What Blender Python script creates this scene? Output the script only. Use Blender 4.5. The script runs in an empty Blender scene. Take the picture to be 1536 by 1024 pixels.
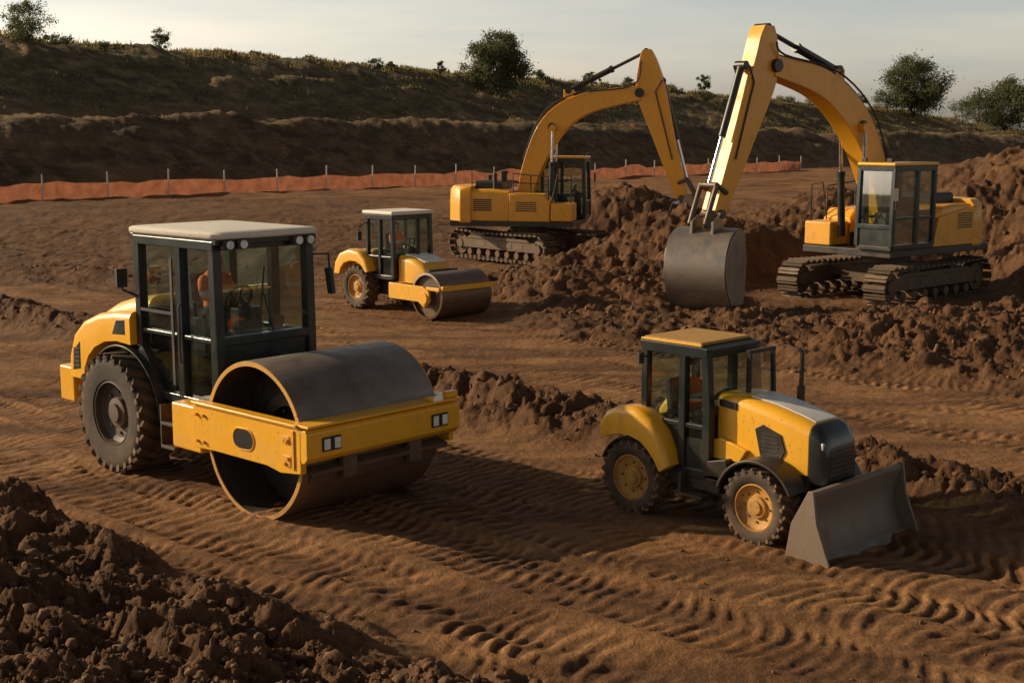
import bpy, bmesh, math, random
import numpy as np
from mathutils import Vector, Matrix, Euler
random.seed(7); rng=np.random.RandomState(7)
R=math.radians
scene=bpy.context.scene

# ------------------------------------------------------------------ noise
def hash2(ix,iy,seed):
    n=(ix.astype(np.int64)*374761393+iy.astype(np.int64)*668265263+seed*144269504)&0xffffffff
    n=((n^(n>>13))*1274126177)&0xffffffff
    n=((n^(n>>15))*668265263)&0xffffffff
    return ((n^(n>>16))&0xffff)/65535.0
def vnoise(x,y,seed):
    ix=np.floor(x); iy=np.floor(y); fx=x-ix; fy=y-iy
    ux=fx*fx*fx*(fx*(fx*6-15)+10); uy=fy*fy*fy*(fy*(fy*6-15)+10)
    a=hash2(ix,iy,seed); b=hash2(ix+1,iy,seed); c=hash2(ix,iy+1,seed); d=hash2(ix+1,iy+1,seed)
    return ((a*(1-ux)+b*ux)*(1-uy)+(c*(1-ux)+d*ux)*uy)*2-1
def fbm(x,y,o,seed,gain=.5):
    s=0; a=1; tot=0
    for i in range(o):
        s=s+a*vnoise(x,y,seed+i*17); tot+=a; a*=gain
        x,y=(x*.8-y*.6)*2.03+5.1,(x*.6+y*.8)*2.03+1.7
    return s/tot
def worley(x,y,seed):
    ix=np.floor(x); iy=np.floor(y); best=np.full(x.shape,9.0)
    for dx in (-1,0,1):
        for dy in (-1,0,1):
            cx=ix+dx; cy=iy+dy
            px=cx+hash2(cx,cy,seed); py=cy+hash2(cx,cy,seed+31)
            sz=.35+.95*hash2(cx,cy,seed+57)
            best=np.minimum(best,((px-x)**2+(py-y)**2)/(sz*sz))
    return best
def sm(a,b,x):
    t=np.clip((x-a)/(b-a),0,1); return t*t*(3-2*t)

PILES=[(5.6,42.3,6.4,1.75),(4.9,56,5.5,2.0),(20.5,48,10,4.2),(14.2,28.0,4.2,.9),(9.2,27.5,4.0,.4),(1.4,36.6,3.2,.45),(28,45,10,3.5),(9.0,47,4.5,1.0),(14,57,7,1.8),(12.9,22.5,2.4,.45),(24,62,13,3.4),(17.5,38.5,4.5,1.5)]
FLAT=[(-2.4,33.2,2.9),(10.2,36.6,4.4),(8.2,33.6,2.4),(0.6,45.6,4.2),(-1.0,42.5,2.5),(5.0,33.0,1.3)]
def terrain(x,y):
    x=np.asarray(x,float); y=np.asarray(y,float)
    n=.682*x+.731*y; s=.731*x-.682*y
    near=1-sm(44,66,y)
    h=.05*fbm(x*.12,y*.12,3,1)
    wn=n+.35*fbm(s*.10,n*.10,2,2)
    h=h+near*.085*fbm(wn*1.1,s*.06,3,3)+near*.028*fbm(x*2.2,y*2.2,5,4,.6)
    tread=0; crest=.5
    for (cw,sd,gain,ang,pr) in ((.78,11,1.0,1.0,.20),(1.25,51,.62,1.4,.30)):
        wv=wn+.09*fbm(s*.5,n*.5,3,sd+2)
        cell=wv/cw+sd*.37; k=np.floor(cell); f=cell-k-.5
        r1=hash2(k,k*0+7,sd); r2=hash2(k,k*0+3,sd+12); r3=hash2(k,k*0+5,sd+19)
        amp=gain*(.10+.90*sm(-.28,.28,fbm(s*.24,n*.8,4,sd+5)))*(r1>pr)
        d=np.where(r2>.5,1.,-1.)
        per=.155+.075*r1
        ph=s/per+r2*9+d*f*ang*(.3+r3)+np.where(r3>.5,1.,-1.)*1.3*(2*f)**2*.6+.8*fbm(s*.7,n*.7,2,sd+33)
        rib=np.tanh(1.7*np.sin(2*np.pi*ph+2.1*fbm(x*2.0,y*2.0,4,sd+6)))*.5
        inm=sm(.46,.37,np.abs(f))*(.35+.65*sm(-.30,.12,fbm(x*2.6,y*2.6,4,sd+8)))
        tread=tread+amp*(inm*(.038*rib-.016)+.036*np.exp(-((np.abs(f)-.46)/.045)**2)*(.5+.9*fbm(s*2.5,n*2.5,4,sd+9)))
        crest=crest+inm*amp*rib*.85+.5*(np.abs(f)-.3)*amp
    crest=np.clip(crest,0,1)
    w=.7*fbm(x*.55,y*.55,3,8)
    mfg=sm(7.2,6.1,n+w)
    bz=sm(-3.2,-1.2,x)*sm(0,.6,.75+fbm(s*.3,n*.05,2,14))
    berm=np.exp(-((n+.4*w-15.2)/.75)**2)*bz
    berm2=np.exp(-((n+.4*w-15.0)/.8)**2)*sm(-7,-9.5,x)
    plat=sm(21.0,23.2,n+w)*sm(-1.5,1.5,x)*(1-sm(62,85,y))
    leftb=sm(17.5,20.5,n+2*w)*sm(-6,-9,x)*(1-sm(85,100,y))
    mid=sm(25.5,28,n+w)*(1-sm(75,95,y))
    fl=1.0
    for (cx,cy,r) in FLAT:
        fl=fl*sm(r*.8,r*1.15,np.hypot(x-cx,y-cy))
    pz=0; pm=0
    dn=1+.25*fbm(x*.4,y*.4,3,41)
    for (cx,cy,r,H) in PILES:
        dd=np.hypot(x-cx,y-cy)*dn/r
        c=np.clip(1-dd,0,1)
        pz=np.maximum(pz,H*c*c*(3-2*c)*.6+H*c*.4); pm=np.maximum(pm,sm(0,.12,c))
    Rm=np.maximum.reduce([mfg,np.clip(berm*1.5,0,1),np.clip(berm2*1.3,0,1),plat*(.35+.65*fl),leftb*.75,mid*.6*(.4+.6*fl),pm*(.4+.6*fl)])
    Hm=np.maximum.reduce([mfg,np.clip(berm*1.5,0,1),np.clip(berm2*1.3,0,1)*.7,plat*(.2+.8*fl)*.85,leftb*.34,mid*np.where(x<2,.30,.55)*(.4+.6*fl),pm*(.2+.8*fl)])
    wx=.55*fbm(x*2,y*2,3,61); wy=.55*fbm(x*2,y*2,3,62)
    cl=0
    for sc,a,sd,yl in ((1.2,.16,71,90),(.5,.13,72,60),(.21,.075,73,48),(.09,.036,74,26)):
        k2=.28/sc
        F=worley(x/sc+wx+k2*.35*fbm(x*2/sc,y*2/sc,2,63),y/sc+wy+k2*.35*fbm(x*2/sc,y*2/sc,2,64),sd)
        cl=cl+a*np.clip(1-F*2.4,0,1)**.7*(y<yl)*sm(-.45,.25,fbm(x*.9/sc**.5,y*.9/sc**.5,2,75+sd))
    rg=1-np.abs(fbm(x*1.6,y*1.6,5,78,.6))*2.2
    cl=cl+.20*np.abs(fbm(x*.9,y*.9,4,76))+.16*fbm(x*2.8,y*2.8,6,77,.68)*(y<60)+.05*rg
    rz=Hm*(cl-.05)
    z=h+tread*(1-np.clip(Rm*1.4,0,1))*near+rz
    z=z+mfg*.33+.30*sm(6,3.5,n)+.28*berm+.3*berm2+(plat*.15)*fl+pz*fl
    z=z+fl*.7*np.exp(-((y+.25*x-60)/4)**2)*sm(2,-6,x)+fl*.4*np.exp(-((y+.45*x-47)/2.0)**2)*sm(-4,-9,x)+.35*np.exp(-((y+.5*x-33.5)/1.1)**2)*sm(-10,-13,x)
    z=z+leftb*.12*fbm(wn*.8,s*.08,3,33)
    z=z+sm(50,80,y)*(.25*fbm(x*.15,y*.4,3,15)+.10*fbm(x*.6,y*1.2,3,16))
    q=-.736*(x+33)+.677*(y-86); t=.677*(x+33)+.736*(y-86)
    qw=q+1.6*fbm(t*.06,q*.03,3,21)
    H=np.interp(t,[-200,20,90,146,192,225,262,330],[14.2,13.6,11.6,9.9,8.7,6.9,4.2,3.4])
    p=.42*sm(4,14,qw)+.58*(.5*sm(23,40,qw)+.5*np.clip((qw-23)/17,0,1))
    slope=sm(4,8,qw)*(1-sm(39,43,qw))
    ero=slope*(.70*fbm(t*.22,q*.12,4,22)+.45*np.abs(fbm(t*.6,q*.25,3,23))+.55*fbm(q*.45+.4*fbm(t*.1,q*.1,2,29),t*.03,3,28))
    z=z+p*H+ero-np.clip(qw-44,0,400)*.012+sm(38,46,qw)*.35*fbm(x*.12,y*.12,3,24)
    G=sm(3,8,qw)
    ben=sm(13,17,qw)*(1-sm(23,27,qw))
    return z,Rm*(1-G),G,crest*(1-Rm)*near+(1-near)*.5,qw,ben
def tz(x,y):
    return float(terrain(np.array([x]),np.array([y]))[0][0])

# ------------------------------------------------------------------ materials
def newmat(name):
    m=bpy.data.materials.new(name); m.use_nodes=True
    nt=m.node_tree; return m,nt,nt.nodes['Principled BSDF']
def nd(nt,t,inp=None,**kw):
    n=nt.nodes.new(t)
    for k,v in kw.items(): setattr(n,k,v)
    if inp:
        for k,v in inp.items():
            if isinstance(v,bpy.types.NodeSocket): nt.links.new(v,n.inputs[k])
            else: n.inputs[k].default_value=v
    return n
def noiz(nt,vec,scale,detail=6,rough=.55,dist=0):
    return nd(nt,'ShaderNodeTexNoise',{'Vector':vec,'Scale':scale,'Detail':detail,'Roughness':rough,'Distortion':dist}).outputs['Fac']
def mr(nt,v,a,b,c=0.,d=1.):
    return nd(nt,'ShaderNodeMapRange',{'Value':v,'From Min':a,'From Max':b,'To Min':c,'To Max':d}).outputs[0]
def mt(nt,op,a,b):
    return nd(nt,'ShaderNodeMath',{0:a,1:b},operation=op,use_clamp=False).outputs[0]
def mx(nt,f,a,b,bt='MIX'):
    return nd(nt,'ShaderNodeMixRGB',{'Fac':f,'Color1':a,'Color2':b},blend_type=bt).outputs[0]
def C(*a): return (a[0],a[1],a[2],1)
def paint(name,col,rough=.38,dirt=.6,metal=0,dcol=(.20,.105,.050),zmax=1.8,bump=.03,chip=(.05,.03,.02),coat=0):
    m,nt,b=newmat(name)
    tc=nd(nt,'ShaderNodeTexCoord').outputs['Object']
    n1=noiz(nt,tc,1.9,6,.62); n2=noiz(nt,tc,22,3,.6); n3=noiz(nt,tc,7,5,.7)
    z=nd(nt,'ShaderNodeSeparateXYZ',{0:tc}).outputs['Z']
    zf=mr(nt,z,0,zmax,.55,.0)
    mp=nd(nt,'ShaderNodeMapping',{'Vector':tc,'Scale':(9,9,.7)}).outputs[0]
    st=mr(nt,noiz(nt,mp,1.3,4,.6),.55,.8,0,.45)
    a=mr(nt,n1,.42,.72,0,.7); a=mt(nt,'ADD',a,zf); a=mt(nt,'ADD',a,st); a=mt(nt,'MULTIPLY',a,mr(nt,n3,.3,.65,.35,1.15)); a=mt(nt,'MULTIPLY',a,dirt)
    a=mt(nt,'MINIMUM',a,.95)
    base=mx(nt,mr(nt,n1,.3,.7),C(*[c*.86 for c in col]),C(*[min(1,c*1.06) for c in col]))
    ch=mr(nt,n2,.65,.69,0,.8*min(1,dirt*1.5))
    base=mx(nt,ch,base,C(*chip))
    base=mx(nt,a,base,C(*dcol))
    nt.links.new(base,b.inputs['Base Color'])
    nt.links.new(mr(nt,a,0,.8,rough,.85),b.inputs['Roughness'])
    b.inputs['Metallic'].default_value=metal
    if coat: b.inputs['Coat Weight'].default_value=coat; b.inputs['Coat Roughness'].default_value=.14
    bp=nd(nt,'ShaderNodeBump',{'Height':n3,'Strength':bump*3,'Distance':.02})
    nt.links.new(bp.outputs[0],b.inputs['Normal'])
    return m
YEL=paint('yellow_paint',(.95,.46,.014),.32,.38,coat=.35)
YELX=paint('yellow_paint_worn',(.90,.40,.014),.36,.48,zmax=3.2,coat=.22)
BLK=paint('black_paint',(.012,.016,.016),.35,.35)
CABP=paint('cab_paint_dark_green',(.006,.016,.017),.28,.2,coat=.3)
PLA=paint('dark_plastic',(.02,.02,.02),.55,.5)
CREAM=paint('cream_roof_paint',(.76,.69,.58),.5,.3,zmax=.1)
ROOFY=paint('roof_worn_yellow',(.50,.27,.05),.55,.8,zmax=4)
RUB=paint('tyre_rubber',(.020,.018,.016),.8,.95,dcol=(.12,.07,.038),zmax=2.0)
LUG=paint('tyre_lug_dusty',(.03,.025,.02),.9,1.0,dcol=(.20,.115,.06),zmax=2.2)
RIMD=paint('rim_dark',(.04,.04,.038),.5,.7)
RIMY=paint('rim_yellow',(.66,.33,.05),.5,.8)
TRK=paint('track_steel',(.11,.09,.07),.45,.9,.5,dcol=(.18,.105,.06),zmax=3)
RUST=paint('rusty_frame',(.08,.05,.03),.65,.9,dcol=(.16,.09,.045))
CHR=paint('hydraulic_rod',(.6,.6,.6),.2,.15,1)
BUCK=paint('bucket_steel',(.33,.285,.24),.34,.58,.7,dcol=(.17,.10,.06),zmax=1.6)
BLADE=paint('blade_steel',(.22,.185,.155),.5,.85,.4,dcol=(.23,.15,.09),zmax=1.0)
SEAT=paint('seat_fabric',(.03,.03,.032),.9,.2)
WHT=paint('white_paint',(.74,.72,.67),.35,.3,zmax=.2)
def drum_mat():
    m,nt,b=newmat('drum_steel')
    tc=nd(nt,'ShaderNodeTexCoord').outputs['Object']
    mp=nd(nt,'ShaderNodeMapping',{'Vector':tc,'Scale':(6,.8,6)}).outputs[0]
    n1=noiz(nt,mp,2,6,.6); n2=noiz(nt,tc,3,6,.65)
    z=nd(nt,'ShaderNodeSeparateXYZ',{0:tc}).outputs['Z']
    c=mx(nt,mr(nt,n2,.3,.7),C(.15,.112,.088),C(.24,.19,.158))
    low=mt(nt,'MULTIPLY',mr(nt,z,1.4,.3,0,1),mr(nt,n1,.35,.55,.5,1))
    c=mx(nt,low,c,C(.17,.088,.040))
    nt.links.new(c,b.inputs['Base Color']); b.inputs['Metallic'].default_value=.4
    nt.links.new(mr(nt,n1,.3,.7,.36,.58),b.inputs['Roughness'])
    bp=nd(nt,'ShaderNodeBump',{'Height':n1,'Strength':.12,'Distance':.02}); nt.links.new(bp.outputs[0],b.inputs['Normal'])
    return m
DRUM=drum_mat()
def glass_mat():
    m,nt,b=newmat('tinted_glass')
    out=nt.nodes['Material Output']
    tc=nd(nt,'ShaderNodeTexCoord').outputs['Object']
    tr=nd(nt,'ShaderNodeBsdfTransparent',{'Color':C(.66,.78,.74)})
    gl=nd(nt,'ShaderNodeBsdfGlossy',{'Color':C(.85,.9,.9),'Roughness':.02})
    df=nd(nt,'ShaderNodeBsdfDiffuse',{'Color':C(.22,.20,.17)})
    lw=nd(nt,'ShaderNodeFresnel',{'IOR':1.5}).outputs[0]
    f=mt(nt,'MINIMUM',mt(nt,'MULTIPLY',lw,1.5),.5)
    m1=nd(nt,'ShaderNodeMixShader',{0:f,1:tr.outputs[0],2:gl.outputs[0]})
    dust=mr(nt,noiz(nt,tc,2.3,6,.65),.45,.85,.01,.16)
    m2=nd(nt,'ShaderNodeMixShader',{0:dust,1:m1.outputs[0],2:df.outputs[0]})
    nt.links.new(m2.outputs[0],out.inputs[0]); return m
GLASS=glass_mat()
def simple(name,col,rough=.6,metal=0,sc=8,var=.25,trans=0):
    m,nt,b=newmat(name)
    tc=nd(nt,'ShaderNodeTexCoord').outputs['Object']
    n=noiz(nt,tc,sc,4)
    cc=mx(nt,mr(nt,n,.3,.7),C(*[c*(1-var) for c in col]),C(*[min(1,c*(1+var)) for c in col]))
    nt.links.new(cc,b.inputs['Base Color'])
    b.inputs['Roughness'].default_value=rough; b.inputs['Metallic'].default_value=metal
    if trans:
        tr=nd(nt,'ShaderNodeBsdfTranslucent',{'Color':cc})
        ms=nd(nt,'ShaderNodeMixShader',{0:trans,1:b.outputs[0],2:tr.outputs[0]}); nt.links.new(ms.outputs[0],nt.nodes['Material Output'].inputs[0])
    return m
LAMP=simple('lamp_lens',(.75,.75,.70),.15); REDL=simple('red_lens',(.5,.03,.02),.2)
SKIN=simple('skin',(.45,.25,.17),.5); HAIR=simple('hair',(.02,.014,.01),.6)
def clothes_mat():
    m,nt,b=newmat('work_clothes')
    tc=nd(nt,'ShaderNodeTexCoord').outputs['Object']
    s=nd(nt,'ShaderNodeSeparateXYZ',{0:tc}); z=s.outputs['Z']
    up=mr(nt,z,.20,.21); st=mt(nt,'MULTIPLY',mr(nt,z,.36,.365),mr(nt,z,.415,.41))
    c=mx(nt,up,C(.02,.025,.04),C(.98,.17,.010)); c=mx(nt,st,c,C(.7,.7,.6))
    nt.links.new(c,b.inputs['Base Color']); b.inputs['Roughness'].default_value=.8
    return m
CLOTH=clothes_mat()

def ground_mat():
    m,nt,b=newmat('dirt_ground')
    tc=nd(nt,'ShaderNodeTexCoord').outputs['Object']
    at=lambda n: nd(nt,'ShaderNodeAttribute',attribute_name=n).outputs['Fac']
    rough=at('rough'); grass=at('grass'); crest=at('crest')
    n1=noiz(nt,tc,.35,5,.6); n2=noiz(nt,tc,4,6,.65); n3=noiz(nt,tc,30,5,.72); n4=noiz(nt,tc,1.2,5,.6)
    mp=nd(nt,'ShaderNodeMapping',{'Vector':tc,'Rotation':(0,0,R(43)),'Scale':(.10,1.0,1)}).outputs[0]
    ns=noiz(nt,mp,1.1,6,.62)
    lane=mx(nt,mr(nt,n1,.35,.65),C(.32,.145,.053),C(.52,.262,.104))
    lane=mx(nt,mr(nt,ns,.40,.56,.88,0),lane,C(.140,.062,.026))
    lane=mx(nt,mr(nt,crest,.2,.75,.80,0),lane,C(.085,.040,.018))  # groove shade painted in: tread hollows darker than the rib crests
    loose=mx(nt,mr(nt,n4,.3,.7),C(.075,.034,.015),C(.19,.092,.040))
    c=mx(nt,rough,lane,loose)
    c=mx(nt,mr(nt,n3,.3,.65,.5,0),c,C(.040,.020,.010))
    c=mx(nt,mr(nt,n2,.56,.78,0,.35),c,C(.46,.25,.11))
    mp2=nd(nt,'ShaderNodeMapping',{'Vector':tc,'Rotation':(0,0,R(-47)),'Scale':(.05,.22,.6)}).outputs[0]
    g1=noiz(nt,mp2,1.6,7,.68); g2=noiz(nt,tc,.6,7,.7); g3=noiz(nt,tc,.09,5,.6)
    e=mx(nt,mr(nt,g1,.38,.60),C(.075,.044,.026),C(.19,.12,.063))  # hill tones from here lightened to paint in distance haze
    e=mx(nt,mr(nt,g2,.48,.66,0,.7),e,C(.34,.23,.115))
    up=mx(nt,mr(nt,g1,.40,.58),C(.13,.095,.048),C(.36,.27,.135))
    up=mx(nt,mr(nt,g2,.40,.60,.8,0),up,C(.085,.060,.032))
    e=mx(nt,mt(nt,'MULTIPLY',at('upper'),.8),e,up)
    e=mx(nt,mr(nt,g3,.46,.66,0,.4),e,C(.080,.072,.032))
    e=mx(nt,mt(nt,'MULTIPLY',at('bench'),.55),e,C(.27,.18,.09))
    top=at('top')
    e=mx(nt,mt(nt,'MULTIPLY',top,.75),e,mx(nt,mr(nt,g2,.4,.65),C(.085,.085,.032),C(.22,.175,.08)))
    c=mx(nt,grass,c,e)
    nt.links.new(c,b.inputs['Base Color'])
    b.inputs['Roughness'].default_value=.88; b.inputs['Specular IOR Level'].default_value=.22
    hh=mt(nt,'ADD',mt(nt,'MULTIPLY',n3,.026),mt(nt,'MULTIPLY',n2,.07))
    he=mt(nt,'MULTIPLY',mt(nt,'MULTIPLY',g2,grass),1.2); hh=mt(nt,'ADD',hh,he)
    bp=nd(nt,'ShaderNodeBump',{'Height':hh,'Strength':1.0,'Distance':1.0}); nt.links.new(bp.outputs[0],b.inputs['Normal'])
    return m
DIRT=ground_mat()

# ------------------------------------------------------------------ ground sheet
ys=[-2500,-600,-120,-30,-6,0,4,7]
y=8.0
while y<62: ys.append(y); y*=1.0030
while y<330: ys.append(y); y*=1.0065
while y<4000: ys.append(y); y*=1.12
ys=np.array(ys)
NC=900
u=np.linspace(-1,1,NC)
hw=.56*np.maximum(ys,8)+2.8
X=hw[:,None]*u[None,:]
ext=[1.25,1.8,3.5]
L=np.stack([-hw*e for e in ext[::-1]],1); Rr=np.stack([hw*e for e in ext],1)
X=np.concatenate([np.minimum(-3000,-hw*5)[:,None],L,X,Rr,np.maximum(3000,hw*5)[:,None]],1)
Y=np.repeat(ys[:,None],X.shape[1],1)
Z,Am,Gm,Cm,Q,Bn=terrain(X.ravel(),Y.ravel())
co=np.stack([X.ravel(),Y.ravel(),Z],1)
nr,nc=X.shape
idx=np.arange(nr*nc).reshape(nr,nc)
F=np.stack([idx[:-1,:-1],idx[:-1,1:],idx[1:,1:],idx[1:,:-1]],-1).reshape(-1,4)
me=bpy.data.meshes.new('ground')
me.vertices.add(len(co)); me.vertices.foreach_set('co',co.ravel().astype(np.float32))
me.loops.add(F.size); me.loops.foreach_set('vertex_index',F.ravel().astype(np.int32))
me.polygons.add(len(F)); me.polygons.foreach_set('loop_start',(np.arange(len(F))*4).astype(np.int32))
me.polygons.foreach_set('use_smooth',np.ones(len(F),bool))
me.update(calc_edges=True)
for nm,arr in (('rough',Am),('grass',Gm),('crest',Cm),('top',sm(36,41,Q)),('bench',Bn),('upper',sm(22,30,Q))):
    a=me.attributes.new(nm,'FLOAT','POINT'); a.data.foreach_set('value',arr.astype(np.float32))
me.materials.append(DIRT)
g=bpy.data.objects.new('ground',me); scene.collection.objects.link(g)

# ------------------------------------------------------------------ builders
CUR={'p':None,'M':Matrix.Identity(4)}
def add(name,geos,mat,bevel=0,segs=2,ang=32,parent=True,smooth=True):
    if isinstance(geos,tuple): geos=[geos]
    V=[];Fc=[]
    for v,f in geos:
        o=len(V); V+= [CUR['M']@Vector(p) for p in v]; Fc+=[[i+o for i in q] for q in f]
    me=bpy.data.meshes.new(name); me.from_pydata(V,[],Fc); me.update()
    bm=bmesh.new(); bm.from_mesh(me); bmesh.ops.recalc_face_normals(bm,faces=bm.faces); bm.to_mesh(me); bm.free()
    me.materials.append(mat)
    if smooth:
        me.polygons.foreach_set('use_smooth',np.ones(len(me.polygons),bool))
        me.set_sharp_from_angle(angle=R(ang))
    ob=bpy.data.objects.new(name,me); scene.collection.objects.link(ob)
    if parent and CUR['p']: ob.parent=CUR['p']
    if bevel:
        b=ob.modifiers.new('Bevel','BEVEL'); b.width=bevel; b.segments=segs; b.limit_method='ANGLE'; b.angle_limit=R(35); b.harden_normals=True
    return ob
def root(name,loc,yaw):
    e=bpy.data.objects.new(name,None); scene.collection.objects.link(e)
    e.location=loc; e.rotation_euler=(0,0,R(yaw)); e.empty_display_size=.5
    CUR['p']=e; CUR['M']=Matrix.Identity(4); return e
def xf(geo,M): return ([M@Vector(p) for p in geo[0]],geo[1])
def box(x0,x1,y0,y1,z0,z1):
    v=[(x0,y0,z0),(x1,y0,z0),(x1,y1,z0),(x0,y1,z0),(x0,y0,z1),(x1,y0,z1),(x1,y1,z1),(x0,y1,z1)]
    return (v,[[0,3,2,1],[4,5,6,7],[0,1,5,4],[1,2,6,5],[2,3,7,6],[3,0,4,7]])
def cbox(c,s,rot=(0,0,0)):
    g=box(-s[0]/2,s[0]/2,-s[1]/2,s[1]/2,-s[2]/2,s[2]/2)
    return xf(g,Matrix.Translation(c)@Euler([R(a) for a in rot]).to_matrix().to_4x4())
def prism(poly,y0,y1):
    n=len(poly); v=[(p[0],y0,p[1]) for p in poly]+[(p[0],y1,p[1]) for p in poly]
    return (v,[list(range(n)),list(range(2*n-1,n-1,-1))]+[[i,(i+1)%n,n+(i+1)%n,n+i] for i in range(n)])
def cyl(p0,p1,r,r2=None,n=20):
    p0=Vector(p0);p1=Vector(p1); r2=r if r2 is None else r2
    d=(p1-p0).normalized(); a=d.orthogonal().normalized(); b=d.cross(a)
    v=[]
    for p,rr in ((p0,r),(p1,r2)):
        for i in range(n):
            t=2*math.pi*i/n; v.append(p+a*(rr*math.cos(t))+b*(rr*math.sin(t)))
    return (v,[list(range(n-1,-1,-1)),list(range(n,2*n))]+[[i,(i+1)%n,n+(i+1)%n,n+i] for i in range(n)])
def lathe(prof,c,n=48,closed=False):
    v=[];f=[];m=len(prof)
    for i in range(n):
        t=2*math.pi*i/n
        for r,yy in prof: v.append((c[0]+r*math.cos(t),c[1]+yy,c[2]+r*math.sin(t)))
    for i in range(n):
        j=(i+1)%n
        for k in range(m if closed else m-1):
            l=(k+1)%m; f.append([i*m+k,i*m+l,j*m+l,j*m+k])
    return (v,f)
def catmull(pts,sub):
    P=[Vector(p) for p in pts]; out=[]
    for i in range(len(P)-1):
        p0=P[max(i-1,0)];p1=P[i];p2=P[i+1];p3=P[min(i+2,len(P)-1)]
        for k in range(sub):
            t=k/sub; out.append(.5*((2*p1)+(-p0+p2)*t+(2*p0-5*p1+4*p2-p3)*t*t+(-p0+3*p1-3*p2+p3)*t**3))
    out.append(P[-1]); return out
def tube(pts,r,n=8,sub=0,taper=None):
    P=catmull(pts,sub) if sub else [Vector(p) for p in pts]
    v=[];f=[]; m=len(P); prev=None
    for i,p in enumerate(P):
        d=(P[min(i+1,m-1)]-P[max(i-1,0)]).normalized()
        a=d.orthogonal().normalized() if prev is None else (prev-d*prev.dot(d)).normalized()
        prev=a; b=d.cross(a); rr=r if taper is None else r+(taper-r)*i/(m-1)
        for k in range(n):
            t=2*math.pi*k/n; v.append(p+a*(rr*math.cos(t))+b*(rr*math.sin(t)))
    for i in range(m-1):
        for k in range(n): f.append([i*n+k,i*n+(k+1)%n,(i+1)*n+(k+1)%n,(i+1)*n+k])
    f.append(list(range(n-1,-1,-1))); f.append([(m-1)*n+k for k in range(n)])
    return (v,f)
def beam(pts,y0,y1,sub=5):
    P=catmull([(p[0],p[1],p[2]) for p in pts],sub); m=len(P); v=[]
    for i,p in enumerate(P):
        a=P[max(i-1,0)];b=P[min(i+1,m-1)]; d=Vector((b[0]-a[0],b[1]-a[1])).normalized(); nn=Vector((-d[1],d[0]))*(p[2]/2)
        for s in (1,-1):
            for yy in (y0,y1): v.append((p[0]+nn[0]*s,yy,p[1]+nn[1]*s))
    f=[]
    for i in range(m-1):
        o=i*4;q=o+4
        f+=[[o,o+1,q+1,q],[o+1,o+3,q+3,q+1],[o+3,o+2,q+2,q+3],[o+2,o,q,q+2]]
    f+=[[0,2,3,1],[4*m-4,4*m-3,4*m-1,4*m-2]]
    return (v,f)
def ringx(x,hw,z0,z1,r,yc=0,n=6,taper=0):
    pts=[(x,yc-hw,z0)]
    for i in range(n+1):
        a=math.pi-(math.pi/2)*i/n; pts.append((x,yc-hw+taper+r+r*math.cos(a),z1-r+r*math.sin(a)))
    for i in range(n+1):
        a=math.pi/2-(math.pi/2)*i/n; pts.append((x,yc+hw-taper-r+r*math.cos(a),z1-r+r*math.sin(a)))
    pts.append((x,yc+hw,z0)); return pts
def loft(rings):
    n=len(rings[0]); v=[p for r in rings for p in r]; f=[]
    for i in range(len(rings)-1):
        for k in range(n): f.append([i*n+k,i*n+(k+1)%n,(i+1)*n+(k+1)%n,(i+1)*n+k])
    f.append(list(range(n-1,-1,-1))); f.append([(len(rings)-1)*n+k for k in range(n)])
    return (v,f)
def arc_strip(cx,cz,r,th,a0,a1,y0,y1,n=14):
    out=[(cx+(r+th)*math.cos(R(a0+(a1-a0)*i/n)),cz+(r+th)*math.sin(R(a0+(a1-a0)*i/n))) for i in range(n+1)]
    inn=[(cx+r*math.cos(R(a0+(a1-a0)*i/n)),cz+r*math.sin(R(a0+(a1-a0)*i/n))) for i in range(n+1)]
    v=[];f=[]
    for o,i2 in zip(out,inn): v+= [(o[0],y0,o[1]),(o[0],y1,o[1]),(i2[0],y1,i2[1]),(i2[0],y0,i2[1])]
    for i in range(n):
        for k in range(4): f.append([i*4+k,i*4+(k+1)%4,i*4+4+(k+1)%4,i*4+4+k])
    f+=[[0,1,2,3],[4*n+3,4*n+2,4*n+1,4*n]]
    return (v,f)
def pod(outer,inner,y0,y1,r=.07):
    rg=[]
    for (ox,oz),(ix,iz) in zip(outer,inner):
        o=Vector((ox,oz)); i=Vector((ix,iz)); d=(o-i); L=d.length; d=d/L; rr=min(r,L*.8)
        ring=[(ix,y0,iz)]
        for k in range(5):
            a=R(90*k/4); q=i+d*(L-rr+rr*math.sin(a)); ring.append((q.x,y0+rr*(1-math.cos(a)),q.y))
        for k in range(5):
            a=R(90-90*k/4); q=i+d*(L-rr+rr*math.sin(a)); ring.append((q.x,y1-rr*(1-math.cos(a)),q.y))
        ring.append((ix,y1,iz)); rg.append(ring)
    return loft(rg)

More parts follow.
